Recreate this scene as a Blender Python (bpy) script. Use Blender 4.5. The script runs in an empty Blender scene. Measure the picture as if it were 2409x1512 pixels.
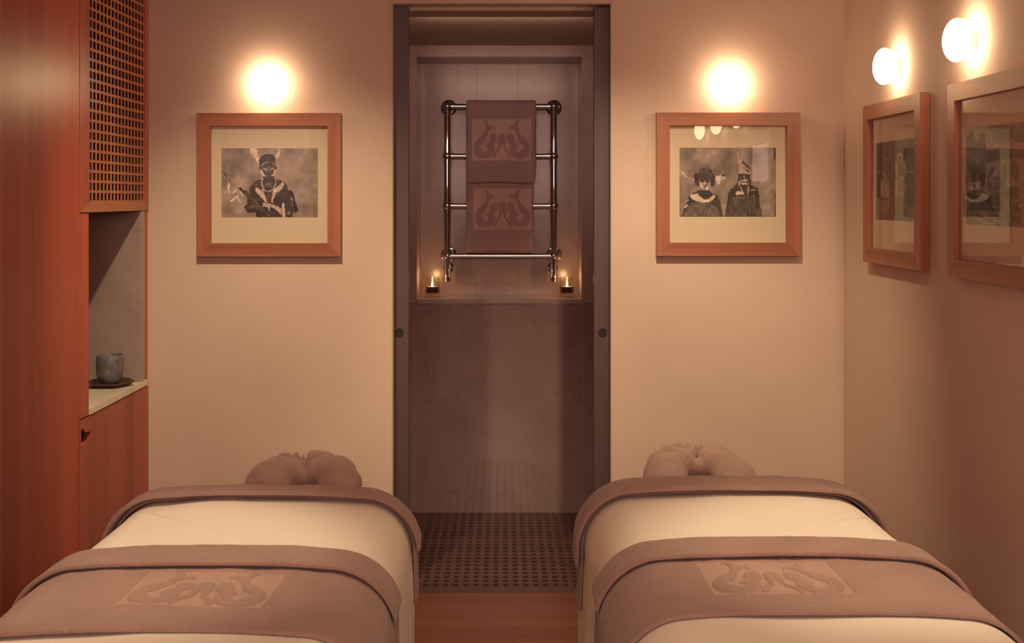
import bpy, bmesh, math, random
import numpy as np
from mathutils import Vector, noise as mnoise

PI = math.pi
C = bpy.context.scene.collection
sc = bpy.context.scene
random.seed(4)

# ------------------------------------------------------------------ camera
F, CX, CY, CAMZ = 2650.0, 1183.0, 468.0, 1.5      # focal length in pixels, vanishing point, eye height
cam_d = bpy.data.cameras.new('camera')
cam = bpy.data.objects.new('camera', cam_d); C.objects.link(cam)
cam.location = (0, 0, CAMZ); cam.rotation_euler = (PI/2, 0, 0)
cam_d.sensor_fit = 'HORIZONTAL'; cam_d.sensor_width = 36.0
cam_d.lens = F/2409*36.0
cam_d.shift_x = (1204.5-CX)/2409
cam_d.shift_y = -(756-CY)/2409
cam_d.clip_start = 0.05
sc.camera = cam

# ------------------------------------------------------------------ world, lights, exposure
w = bpy.data.worlds.new('world'); sc.world = w; w.use_nodes = True
w.node_tree.nodes['Background'].inputs[0].default_value = (1.0, .62, .40, 1)
w.node_tree.nodes['Background'].inputs[1].default_value = 0.02
sc.view_settings.view_transform = 'Standard'
sc.view_settings.look = 'None'
sc.view_settings.gamma = 1.0
sc.view_settings.use_curve_mapping = False
sc.view_settings.exposure = 0.2
WARM = (1.0, .60, .31)

def spot(name, loc, target, power, angle, blend, size, col=WARM):
    d = bpy.data.lights.new(name, 'SPOT'); d.energy = power; d.color = col
    d.spot_size = math.radians(angle); d.spot_blend = blend; d.shadow_soft_size = size
    o = bpy.data.objects.new(name, d); C.objects.link(o); o.location = loc
    o.rotation_euler = (Vector(target)-Vector(loc)).to_track_quat('-Z', 'Y').to_euler()
    return o

BEDC, WALC = (1.0, .74, .46), (1.0, .78, .45)
SPOTS = [  # recessed ceiling downlights: position, aim, power, cone, blend, colour
    ((-.84, 2.30, 2.56), (-.80, 2.40, .75), 68, 38, .75, BEDC),
    ((.84, 2.36, 2.56), (.80, 2.46, .75), 68, 38, .75, BEDC),
    ((-.74, 3.00, 2.56), (-.80, 4.3, .50), 108, 70, .95, WALC),
    ((.45, 3.00, 2.56), (.52, 4.3, .50), 130, 70, .95, WALC),
    ((0, .8, 2.56), (0, 1.9, 0), 30, 110, 1.0, WALC),
]
for s_ in SPOTS:
    spot('ceiling_spot', s_[0], s_[1], s_[2], s_[3], s_[4], .03, s_[5])
def area(name, loc, target, power, sx, sy, col):
    d = bpy.data.lights.new(name, 'AREA'); d.shape = 'RECTANGLE'; d.size = sx; d.size_y = sy; d.energy = power; d.color = col
    o = bpy.data.objects.new(name, d); C.objects.link(o); o.location = loc
    o.rotation_euler = (Vector(target)-Vector(loc)).to_track_quat('-Z', 'Y').to_euler()
    return o
area('passage_fill', (0, 4.50, 2.19), (0, 5.55, 1.15), 1.7, .70, .06, (1.0, .62, .42))     # added unseen fill behind the lintel, brightens the passage and recess
area('room_fill', (0, -1.22, 1.9), (0, 4.0, 1.2), 30, 1.6, .5, (1.0, .60, .50))            # added soft fill from behind the camera, stands for no known fitting
GLOBE = (22.5, 15.8, 8.8)           # radiance of the lit opal globes

# ------------------------------------------------------------------ helpers
def link(name, me, m=None, parent=None, loc=None):
    o = bpy.data.objects.new(name, me); C.objects.link(o)
    if m is not None:
        for mm in (m if isinstance(m, (list, tuple)) else [m]): me.materials.append(mm)
    if parent is not None: o.parent = parent
    if loc is not None: o.location = loc
    return o
def bm_obj(name, bm, m, parent=None, smooth=False, loc=None):
    me = bpy.data.meshes.new(name); bm.to_mesh(me); bm.free()
    if smooth: me.polygons.foreach_set('use_smooth', [True]*len(me.polygons))
    return link(name, me, m, parent, loc)
def tag(o, label=None, cat=None, group=None, kind=None):
    if label: o['label'] = label
    if cat: o['category'] = cat
    if group: o['group'] = group
    if kind: o['kind'] = kind
    return o
def thing(name, loc, label, cat, group=None, rz=0):
    o = bpy.data.objects.new(name, None); C.objects.link(o); o.location = loc
    o.rotation_euler = (0, 0, rz); o.empty_display_size = .05
    return tag(o, label, cat, group)
def copy_tree(o, parent=None):
    c = o.copy(); C.objects.link(c)
    if parent is not None: c.parent = parent
    for ch in list(o.children): copy_tree(ch, c)
    return c
def box(bm, x0, x1, y0, y1, z0, z1, bev=0.0, mi=0):
    r = bmesh.ops.create_cube(bm, size=1.0)
    for v in r['verts']:
        v.co = Vector(((x0+x1)/2+v.co.x*(x1-x0), (y0+y1)/2+v.co.y*(y1-y0), (z0+z1)/2+v.co.z*(z1-z0)))
    fs = set()
    for v in r['verts']: fs.update(v.link_faces)
    for f in fs: f.material_index = mi
    if bev > 0:
        es = set()
        for v in r['verts']: es.update(v.link_edges)
        bmesh.ops.bevel(bm, geom=list(es), offset=bev, segments=2, affect='EDGES', profile=.6)
def boxes(name, lst, m, parent=None, bev=0.0, loc=None):
    bm = bmesh.new()
    for b in lst: box(bm, *b[:6], bev=bev)
    return bm_obj(name, bm, m, parent, loc=loc)
def tube(bm, p0, p1, r, seg=24, r1=None):
    p0, p1 = Vector(p0), Vector(p1); d = p1-p0
    res = bmesh.ops.create_cone(bm, cap_ends=True, segments=seg, radius1=r, radius2=r if r1 is None else r1, depth=d.length)
    q = d.to_track_quat('Z', 'Y').to_matrix().to_4x4(); q.translation = (p0+p1)/2
    bmesh.ops.transform(bm, matrix=q, verts=res['verts'])
def lathe(bm, prof, seg=48, axis='Z', loc=(0, 0, 0)):
    rings = []
    for r, h in prof:
        ring = []
        for k in range(seg):
            a = 2*PI*k/seg
            if axis == 'Z': co = (r*math.cos(a), r*math.sin(a), h)
            elif axis == 'Y': co = (r*math.cos(a), h, r*math.sin(a))
            else: co = (h, r*math.cos(a), r*math.sin(a))
            ring.append(bm.verts.new(Vector(co)+Vector(loc)))
        rings.append(ring)
    for a, b in zip(rings, rings[1:]):
        for k in range(seg):
            bm.faces.new((a[k], a[(k+1) % seg], b[(k+1) % seg], b[k]))
    if prof[0][0] > 1e-5: bm.faces.new(rings[0][::-1])
    if prof[-1][0] > 1e-5: bm.faces.new(rings[-1])
    bmesh.ops.remove_doubles(bm, verts=bm.verts, dist=1e-6)
    bmesh.ops.recalc_face_normals(bm, faces=bm.faces)
def smooth_angle(o, deg=35):
    me = o.data
    bm = bmesh.new(); bm.from_mesh(me)
    for f in bm.faces: f.smooth = True
    for e in bm.edges:
        e.smooth = not (len(e.link_faces) == 2 and e.calc_face_angle(0) > math.radians(deg))
    bm.to_mesh(me); bm.free()
    return o
def grid_plate(name, us, vs, hole, t0, t1, fmap, m, parent=None):
    """plate with rectangular holes; us/vs cell borders; hole(i,j) true = open; fmap(u,v,t)->co"""
    nu, nv = len(us), len(vs)
    bm = bmesh.new(); V = {}
    def v(i, j, k):
        if (i, j, k) not in V: V[(i, j, k)] = bm.verts.new(fmap(us[i], vs[j], (t0, t1)[k]))
        return V[(i, j, k)]
    solid = lambda i, j: 0 <= i < nu-1 and 0 <= j < nv-1 and not hole(i, j)
    for i in range(nu-1):
        for j in range(nv-1):
            if not solid(i, j): continue
            for k in (0, 1): bm.faces.new((v(i, j, k), v(i+1, j, k), v(i+1, j+1, k), v(i, j+1, k)))
            for (a, b, di, dj) in (((i, j), (i+1, j), 0, -1), ((i+1, j), (i+1, j+1), 1, 0), ((i+1, j+1), (i, j+1), 0, 1), ((i, j+1), (i, j), -1, 0)):
                if not solid(i+di, j+dj):
                    bm.faces.new((v(*a, 0), v(*b, 0), v(*b, 1), v(*a, 1)))
    bmesh.ops.recalc_face_normals(bm, faces=bm.faces)
    return bm_obj(name, bm, m, parent)

# ------------------------------------------------------------------ materials
class NT:
    def __init__(s, name):
        s.m = bpy.data.materials.new(name); s.m.use_nodes = True
        s.t = s.m.node_tree; s.b = s.t.nodes['Principled BSDF']; s.out = s.t.nodes['Material Output']
    def n(s, typ, **kw):
        nd = s.t.nodes.new(typ)
        for k, v in kw.items():
            if isinstance(k, str) and hasattr(nd, k): setattr(nd, k, v)
        return nd
    def l(s, a, b): s.t.links.new(a, b)
    def set(s, **kw):
        for k, v in kw.items(): s.b.inputs[k.replace('_', ' ')].default_value = v
    def coord(s, scale, rot=(0, 0, 0)):
        tc = s.n('ShaderNodeTexCoord'); mp = s.n('ShaderNodeMapping')
        mp.inputs['Scale'].default_value = scale; mp.inputs['Rotation'].default_value = rot
        s.l(tc.outputs['Object'], mp.inputs['Vector']); return mp.outputs[0]
    def noise(s, vec, scale, detail=4, rough=.55, dist=0):
        nd = s.n('ShaderNodeTexNoise'); nd.inputs['Scale'].default_value = scale
        nd.inputs['Detail'].default_value = detail; nd.inputs['Roughness'].default_value = rough
        nd.inputs['Distortion'].default_value = dist
        s.l(vec, nd.inputs['Vector']); return nd.outputs['Fac']
    def ramp(s, fac, stops):
        nd = s.n('ShaderNodeValToRGB'); e = nd.color_ramp.elements
        while len(e) < len(stops): e.new(.5)
        for el, (p, c) in zip(e, stops): el.position = p; el.color = (*c, 1)
        s.l(fac, nd.inputs[0]); return nd.outputs[0]
    def mix(s, fac, a, b, typ='MIX'):
        nd = s.n('ShaderNodeMix'); nd.data_type = 'RGBA'; nd.blend_type = typ
        for sock, v in ((nd.inputs[0], fac), (nd.inputs[6], a), (nd.inputs[7], b)):
            if isinstance(v, bpy.types.NodeSocket): s.l(v, sock)
            elif isinstance(v, (int, float)): sock.default_value = v
            else: sock.default_value = (*v, 1)
        return nd.outputs[2]
    def bump(s, h, strength, dist):
        nd = s.n('ShaderNodeBump'); nd.inputs['Strength'].default_value = strength
        nd.inputs['Distance'].default_value = dist
        s.l(h, nd.inputs['Height']); s.l(nd.outputs[0], s.b.inputs['Normal'])
def sca(c, k): return tuple(x*k for x in c)

def m_plain(name, col, rough=.5, metal=0, **kw):
    t = NT(name); t.set(Roughness=rough, Metallic=metal); t.b.inputs['Base Color'].default_value = (*col, 1)
    for k, v in kw.items(): t.b.inputs[k.replace('_', ' ')].default_value = v
    return t.m
def m_plaster(name, col, var=.05):
    t = NT(name); v = t.coord((1, 1, 1))
    c = t.ramp(t.noise(v, 2.2, 5, .6), [(.3, sca(col, 1-var)), (.7, sca(col, 1+var))])
    t.l(c, t.b.inputs['Base Color']); t.set(Roughness=.85)
    t.b.inputs['Specular IOR Level'].default_value = .25
    t.bump(t.noise(v, 160, 4, .6), .12, .001); return t.m
def m_wood(name, col, axis, band=7.0, var=.25, rough=.38, strips=None):
    """axis = grain direction 0/1/2"""
    t = NT(name)
    sc3 = [1, 1, 1]; sc3[axis] = .035
    v = t.coord(tuple(sc3))
    fine = t.noise(v, 160, 6, .65)
    wide = t.noise(v, band, 3, .5, .4)
    c1 = t.ramp(fine, [(.25, sca(col, 1-var)), (.75, sca(col, 1+var))])
    c2 = t.ramp(wide, [(.3, (.62, .56, .50)), (.7, (1.0, 1.0, 1.0))])
    c = t.mix(1.0, c1, c2, 'MULTIPLY')
    if strips:                                   # veneer / plank strips (tone changes from strip to strip)
        saxis, width = strips
        tc = t.n('ShaderNodeTexCoord'); sep = t.n('ShaderNodeSeparateXYZ'); t.l(tc.outputs['Object'], sep.inputs[0])
        dv = t.n('ShaderNodeMath'); dv.operation = 'DIVIDE'; t.l(sep.outputs[saxis], dv.inputs[0]); dv.inputs[1].default_value = width
        fl = t.n('ShaderNodeMath'); fl.operation = 'FLOOR'; t.l(dv.outputs[0], fl.inputs[0])
        wn = t.n('ShaderNodeTexWhiteNoise'); wn.noise_dimensions = '1D'; t.l(fl.outputs[0], wn.inputs['W'])
        c = t.mix(1.0, c, t.ramp(wn.outputs[0], [(0, (.80, .76, .72)), (1, (1.12, 1.1, 1.06))]), 'MULTIPLY')
    t.l(c, t.b.inputs['Base Color']); t.set(Roughness=rough)
    t.bump(fine, .15, .0008); return t.m
def m_marble(name, col, rough=.035, ior=1.6):
    t = NT(name); v = t.coord((1, 1, 1))
    a = t.noise(v, 3.0, 8, .62, .8); b = t.noise(v, 26, 5, .6, .3)
    c1 = t.ramp(a, [(.3, sca(col, .88)), (.55, col), (.75, sca(col, 1.14))])
    c2 = t.ramp(b, [(.30, (.88, .87, .86)), (.42, (1, 1, 1)), (.68, (1.05, 1.04, 1.02))])
    t.l(t.mix(1.0, c1, c2, 'MULTIPLY'), t.b.inputs['Base Color'])
    t.set(Roughness=rough, IOR=ior)
    return t.m
def m_terry(name, col, pattern=False, k=1.24):
    t = NT(name); v = t.coord((1, 1, 1))
    n1 = t.noise(v, 420, 3, .7); n2 = t.noise(v, 9, 3, .5)
    c = t.ramp(n1, [(.25, sca(col, .72)), (.75, sca(col, 1.25))])
    c = t.mix(1.0, c, t.ramp(n2, [(.3, (.9, .9, .9)), (.7, (1.06, 1.06, 1.06))]), 'MULTIPLY')
    if pattern:                                 # woven emblem: 0 terry, 0.5 flat-weave ground, 1 raised figure
        at = t.n('ShaderNodeAttribute'); at.attribute_name = 'weave'
        pc = t.ramp(at.outputs['Fac'], [(.0, (1, 1, 1)), (.4, (k, k*1.02, k*.97)), (.58, (k, k*1.02, k*.97)), (.82, (1.02, 1.02, 1.02))])
        c = t.mix(1.0, c, pc, 'MULTIPLY')
    t.l(c, t.b.inputs['Base Color']); t.set(Roughness=.95)
    t.b.inputs['Specular IOR Level'].default_value = .1
    t.b.inputs['Sheen Weight'].default_value = .25; t.b.inputs['Sheen Roughness'].default_value = .5
    t.bump(n1, .55, .002); return t.m
def m_glass(name, tint=(1, 1, 1), ior=1.45, rough=.0):
    """clear glass sheet: see-through with a real Fresnel reflection"""
    t = NT(name); t.t.nodes.remove(t.b)
    tr = t.n('ShaderNodeBsdfTransparent'); tr.inputs[0].default_value = (*tint, 1)
    gl = t.n('ShaderNodeBsdfGlossy'); gl.inputs['Roughness'].default_value = rough
    fr = t.n('ShaderNodeFresnel'); ge = t.n('ShaderNodeNewGeometry'); mr = t.n('ShaderNodeMapRange')
    mr.inputs['To Min'].default_value = ior; mr.inputs['To Max'].default_value = 1/ior
    t.l(ge.outputs['Backfacing'], mr.inputs['Value']); t.l(mr.outputs[0], fr.inputs[0])
    mx = t.n('ShaderNodeMixShader'); t.l(fr.outputs[0], mx.inputs[0]); t.l(tr.outputs[0], mx.inputs[1]); t.l(gl.outputs[0], mx.inputs[2])
    t.l(mx.outputs[0], t.out.inputs[0]); return t.m
def m_emit(name, col):
    t = NT(name); t.t.nodes.remove(t.b); e = t.n('ShaderNodeEmission')
    k = max(col); e.inputs[0].default_value = (*sca(col, 1/k), 1); e.inputs[1].default_value = k
    t.l(e.outputs[0], t.out.inputs[0]); return t.m
def m_vcol(name):
    t = NT(name); a = t.n('ShaderNodeAttribute'); a.attribute_name = 'ink'
    t.l(a.outputs['Color'], t.b.inputs['Base Color']); t.set(Roughness=.6); return t.m

M_wall = m_plaster('warm_plaster', (.60, .455, .40))
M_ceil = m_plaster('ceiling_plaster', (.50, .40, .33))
M_cab = m_wood('cabinet_wood_upright', (.46, .108, .072), 2, strips=(1, .085), var=.16)
M_cab_big = m_wood('cabinet_wood_tall', (.50, .092, .052), 2, strips=(1, .21), var=.16)
M_cab_h = m_wood('cabinet_wood_level', (.44, .17, .085), 1, var=.16)
M_lat = m_wood('lattice_wood', (.46, .17, .085), 2, var=.15)
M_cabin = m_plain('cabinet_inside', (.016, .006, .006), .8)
M_gap = m_plain('shadow_gap', (.03, .02, .018), .9)
M_frame_h = m_wood('frame_wood_level', (.405, .150, .092), 0, var=.13, band=16)
M_frame_v = m_wood('frame_wood_upright', (.405, .150, .092), 2, var=.13, band=16)
M_mat = m_plain('mount_board', (.58, .47, .37), .8)
M_ink = m_vcol('photographic_print')
M_pane = m_glass('picture_glass', (1, 1, 1), 1.34)
M_floor = m_wood('floor_planks', (.17, .055, .038), 0, strips=(1, .155), var=.35, rough=.3)
M_grate = m_wood('grate_wood', (.095, .044, .042), 0, var=.12, rough=.38)
M_void = m_plain('drain_tray', (.008, .005, .005), .7)
M_marb = m_marble('brown_marble', (.265, .168, .18))
M_marb_l = m_marble('recess_marble', (.34, .232, .222), .24)
M_grout = m_plain('tile_joint', (.42, .33, .27), .8)
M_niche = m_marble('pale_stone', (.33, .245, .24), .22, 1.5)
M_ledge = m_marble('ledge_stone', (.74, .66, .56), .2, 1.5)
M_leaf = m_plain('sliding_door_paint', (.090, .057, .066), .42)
M_pull = m_plain('recessed_pull', (.03, .022, .02), .4, .3)
M_trim = m_plain('opening_trim', (.33, .26, .22), .5)
M_chrome = m_plain('polished_chrome', (.54, .58, .62), .04, 1.0)
M_sheet = m_plain('cotton_sheet', (.84, .78, .67), .9)
_t = NT('cotton_sheet_fine'); _v = _t.coord((1, 1, 1))
_t.b.inputs['Base Color'].default_value = (.86, .81, .74, 1); _t.set(Roughness=.9); _t.b.inputs['Specular IOR Level'].default_value = .15
_t.bump(_t.noise(_v, 60, 5, .6), .12, .002); M_sheet = _t.m
TC = (.375, .25, .225)
M_towel = m_terry('brown_grey_terry', TC)
M_towel_p = m_terry('brown_grey_terry_woven', TC, True)
TR = (.40, .262, .27)
M_rail_towel = m_terry('hung_terry_woven', TR, True, 1.5)
M_vinyl = m_plain('vinyl_pad', (.35, .28, .24), .5)
M_steel = m_plain('table_metal', (.35, .33, .31), .35, .8)
M_globe = m_emit('lit_opal_globe', GLOBE)
M_base = m_plain('white_lamp_base', (.50, .42, .33), .5)
M_cup = None
_t = NT('glazed_stoneware'); _v = _t.coord((1, 1, 1))
_t.l(_t.ramp(_t.noise(_v, 35, 5, .7, .3), [(.3, (.075, .078, .09)), (.7, (.20, .195, .20))]), _t.b.inputs['Base Color']); _t.set(Roughness=.35); M_cup = _t.m
M_cup_in = m_plain('cup_inside', (.06, .055, .06), .4)
M_tray = m_wood('dark_tray_wood', (.085, .035, .028), 0, var=.2, rough=.35)
M_cglass = m_glass('candle_glass', (.93, .90, .86), 1.45, .02)
M_cdark = m_plain('candle_cup', (.05, .03, .025), .35)
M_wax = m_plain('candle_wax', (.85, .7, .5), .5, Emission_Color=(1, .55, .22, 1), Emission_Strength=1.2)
M_flame = m_emit('flame', (60, 38, 15))

# ------------------------------------------------------------------ room shell
XL, XR, YB, YF, ZC = -1.80, 1.301, 4.30, -1.3, 2.60
XC = -1.352                                        # plane of the cabinet fronts
OX0, OX1, OZ = -.422, .414, 2.247                  # doorway opening
Y1 = 5.396                                         # marble face at the end of the passage
PX0, PX1, PZ = -.462, .447, 2.235

def struct(name, lst, m, bev=0):
    o = boxes(name, lst, m, bev=bev); o['kind'] = 'structure'; return o
struct('floor', [(XL, XR+.1, YF, 4.296, -.05, 0), (-.60, .60, 4.40, Y1+.1, -.09, -.05)], M_floor)
struct('ceiling', [(XL-.1, XR+.1, YF-.1, 4.45, ZC, ZC+.05)], M_ceil)
# back wall: front skin, cavity for the sliding doors, rear skin
struct('wall_back', [
    (XL, OX0, YB, 4.33, 0, ZC), (OX1, XR+.1, YB, 4.33, 0, ZC), (OX0, OX1, YB, 4.33, OZ, ZC),
    (XL, PX0, 4.39, 4.42, 0, ZC), (PX1, XR+.1, 4.39, 4.42, 0, ZC), (PX0, PX1, 4.39, 4.42, PZ, ZC),
    (PX0-.55, PX1+.55, 4.33, 4.39, OZ+.02, ZC)], M_wall)
struct('wall_right', [(XR, XR+.1, YF, YB, 0, ZC)], M_wall)
struct('wall_left', [(XL-.1, XL, YF, YB, 0, ZC)], M_wall)
struct('wall_front', [(XL-.1, XR+.1, YF-.1, YF, 0, ZC)], M_wall)
# trim round the opening: thin lining just inside the edge
struct('trim_1', [(OX0, OX0+.004, YB-.002, 4.328, 0, OZ-.004), (OX1-.004, OX1, YB-.002, 4.328, 0, OZ-.004), (OX0, OX1, YB-.002, 4.328, OZ-.004, OZ)], M_trim)
# passage behind the sliding doors
struct('wall_passage_left', [(PX0-.08, PX0, 4.42, Y1+.3, -.05, ZC)], M_marb)
struct('wall_passage_right', [(PX1, PX1+.08, 4.42, Y1+.3, -.05, ZC)], M_marb)
struct('ceiling_passage', [(PX0-.08, PX1+.08, 4.42, Y1+.3, PZ, PZ+.05)], M_trim)
# sliding door leaves, nearly fully pocketed
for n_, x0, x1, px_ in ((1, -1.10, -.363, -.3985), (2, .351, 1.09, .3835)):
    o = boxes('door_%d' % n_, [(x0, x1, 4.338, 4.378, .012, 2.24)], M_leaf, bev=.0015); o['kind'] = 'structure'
    bm = bmesh.new()
    lathe(bm, [(0, -.0005), (.0125, -.0005), (.0125, -.003), (.0165, -.003), (.0165, .001)], 40, 'Y')
    p = bm_obj('flush_pull', bm, M_pull, o, True, (px_, 4.338, .986)); smooth_angle(p)
    p['label'] = 'small round recessed finger pull'
# marble end wall with recess
RX0, RX1, RZ0, RZ1, YR = -.413, .378, 1.0215, 2.182, 5.68
g = .0022
bm = bmesh.new()
box(bm, PX0, RX0-.018, Y1, Y1+.02, 1.0015, PZ, mi=0)                 # frame left/right/top
box(bm, RX1+.018, PX1, Y1, Y1+.02, 1.0015, PZ, mi=0)
box(bm, RX0-.018, RX1+.018, Y1, Y1+.02, RZ1+.018, PZ, mi=0)
# moulded inner step
box(bm, RX0-.018, RX0, Y1+.006, YR, RZ0-.02, RZ1+.018, mi=0)
box(bm, RX1, RX1+.018, Y1+.006, YR, RZ0-.02, RZ1+.018, mi=0)
box(bm, RX0, RX1, Y1+.006, YR, RZ1, RZ1+.018, mi=0)
o = bm_obj('trim_2', bm, M_marb_l); o['kind'] = 'structure'
struct('wall_recess', [(RX0, -.1325, YR, YR+.02, RZ0-.02, RZ1), (-.1315, .0755, YR, YR+.02, RZ0-.02, RZ1), (.0765, RX1, YR, YR+.02, RZ0-.02, RZ1)], M_marb_l)
struct('trim_3', [(RX0, RX1, Y1-.004, YR, RZ0-.022, RZ0)], M_marb_l)                  # sill slab
# polished panels below the sill, with joints
zt, zb, xs0, xs1 = 1.018-g-.016, .0705, -.4235, .381
struct('wall_marble_panel', [
    (xs0+g/2, xs1-g/2, Y1, Y1+.02, zb+g/2, zt), (PX0, xs0-g/2, Y1, Y1+.02, zb+g/2, zt), (xs1+g/2, PX1, Y1, Y1+.02, zb+g/2, zt),
    (xs0+g/2, xs1-g/2, Y1, Y1+.02, 0, zb-g/2), (PX0, xs0-g/2, Y1, Y1+.02, 0, zb-g/2), (xs1+g/2, PX1, Y1, Y1+.02, 0, zb-g/2)], M_marb)
struct('trim_4', [(PX0, PX1, Y1+.0015, Y1+.03, -.05, 1.0)], M_grout)                   # joint filler

# wooden grate on the passage floor
us = [-.447]; hx = .0100
for k in range(18):
    c = -.340+k*.0390; us += [c-hx, c+hx]
us += [.432]
vs = [4.300]; hy = .0115
for k in range(22):
    c = 4.383+k*.0464; vs += [c-hy, c+hy]
vs += [5.390]
o = grid_plate('floor_grate', us, vs, lambda i, j: i % 2 == 1 and j % 2 == 1, 0.0, -.006, lambda u, v, t: Vector((u, v, t)), M_grate)
tag(o, 'dark wooden slotted grate covering the passage floor beyond the doorway', 'grate')
bm = bmesh.new(); box(bm, -.447, .432, 4.31, 5.385, -.05, -.045)
tag(bm_obj('drain_tray', bm, M_void), 'dark tray under the slots of the wooden floor grate', 'drain tray')

# ------------------------------------------------------------------ 2-D raster helpers (for woven emblem and prints)
def inside(poly, X, Y):
    r = np.zeros(X.shape, bool); n = len(poly); j = n-1
    for i in range(n):
        xi, yi = poly[i]; xj, yj = poly[j]
        if yi != yj:
            c = ((yi > Y) != (yj > Y)) & (X < (xj-xi)*(Y-yi)/(yj-yi)+xi)
            r ^= c
        j = i
    return r
def stroke(pts, wd, X, Y):
    d = np.full(X.shape, 1e9)
    for (x0, y0), (x1, y1) in zip(pts, pts[1:]):
        L = (x1-x0)**2+(y1-y0)**2 or 1e-9
        t = np.clip(((X-x0)*(x1-x0)+(Y-y0)*(y1-y0))/L, 0, 1)
        d = np.minimum(d, np.hypot(X-x0-t*(x1-x0), Y-y0-t*(y1-y0)))
    return d < wd/2

EA = [(420,490),(495,490),(525,585),(575,570),(622,600),(622,645),(595,622),(550,635),(510,690),(475,790),(425,880),(370,925),(375,975),(430,1030),(450,1060),(480,1050),(500,990),(540,940),(600,900),(625,960),(615,1040),(580,1100),(520,1140),(420,1155),(320,1120),(270,1050),(258,960),(280,870),(350,790),(420,730),(460,660),(475,590),(455,525)]
EB = [(530,790),(550,740),(600,710),(655,725),(665,790),(655,860),(620,880),(600,905),(560,950),(520,975),(470,945),(480,910),(520,870),(535,830)]
EC = [(590,1100),(600,1140),(632,1145),(660,1060),(720,985),(735,900),(752,885),(752,718),(712,722),(685,760),(685,880),(700,960),(650,1010),(620,1060)]
EH = [(738,835),(752,775),(752,835)]
def emblem(u, v):
    """u,v in 0..1 across the woven rectangle (v down). 0 outside, .5 ground, 1 figure"""
    out = np.zeros(u.shape)
    acc = np.zeros(u.shape); rect = np.zeros(u.shape)
    e = .0028
    for du in (-e, 0, e):
        for dv in (-e*1.4, 0, e*1.4):
            uu, vv = u+du, v+dv
            rect += ((uu > 0) & (uu < 1) & (vv > 0) & (vv < 1))
            X = 230+uu*1044; X = np.where(X > 752, 1504-X, X); Y = 470+vv*720
            fig = inside(EA, X, Y) | inside(EB, X, Y) | inside(EC, X, Y)
            fig &= ~inside(EH, X, Y)
            acc += fig & (uu > 0) & (uu < 1) & (vv > 0) & (vv < 1)
    return (rect/9)*.5 + (acc/9)*.5

# ------------------------------------------------------------------ beds
def bed_profile(a):
    """half cross-section from the crown outwards: (x, z) polyline; rounded shoulders, slightly flared skirt"""
    zt, Rx, Rz = .735, .125, .125
    pts = []
    crown = lambda x: -.026*(abs(x)/a)**3
    for x in np.linspace(0, a-Rx, 30): pts.append((x, zt+crown(x)))
    zc = zt+crown(a-Rx)
    for ph in np.linspace(0, PI/2, 24)[1:]:
        pts.append((a-Rx+Rx*math.sin(ph), zc-Rz*(1-math.cos(ph))))
    for k in np.linspace(0, 1, 20)[1:]:
        pts.append((a+.014*k, zc-Rz-.47*k))
    return np.array(pts)
class Bed:
    def __init__(s, cx, a, yh, inner, seed):
        s.cx, s.a, s.yh, s.inner, s.seed = cx, a, yh, inner, seed
        h = bed_profile(a)
        full = np.vstack([np.column_stack([-h[::-1, 0], h[::-1, 1]]), h[1:]])
        seg = np.hypot(*np.diff(full, axis=0).T); arc = np.concatenate([[0], np.cumsum(seg)])
        s.arc = arc-arc[-1]/2; s.full = full; s.smax = arc[-1]/2
        tan = np.gradient(full, s.arc, axis=0); tan /= np.linalg.norm(tan, axis=1)[:, None]
        s.nor = np.column_stack([-tan[:, 1], tan[:, 0]])
        s.R = .075
    def s_at_z(s, side, z):
        k = len(s.arc)//2
        h = s.full[k:]; a = s.arc[k:]
        return side*float(np.interp(-z, -h[:, 1], a))
    def s_at_x(s, x):           # top only
        return float(np.interp(x-s.cx, s.full[:, 0], s.arc))
    def point(s, S, T, off):
        """S across (arc), T along the bed, off outwards -> xyz arrays"""
        x = np.interp(S, s.arc, s.full[:, 0]); z = np.interp(S, s.arc, s.full[:, 1])
        nx = np.interp(S, s.arc, s.nor[:, 0]); nz = np.interp(S, s.arc, s.nor[:, 1])
        R = s.R; t0 = s.yh-R
        ph = np.clip((T-t0)/R, 0, PI/2)
        over = np.maximum(T-t0-R*PI/2, 0)      # beyond: hangs down behind the head end
        ins = R*(1-np.cos(ph))
        Y = np.minimum(T, t0)+R*np.sin(ph)
        px = x-nx*ins+off*nx*np.cos(ph); pz = z-nz*ins+off*nz*np.cos(ph)
        py = Y+off*np.sin(ph)
        return np.stack([s.cx+px, py, pz-over], -1)
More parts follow.
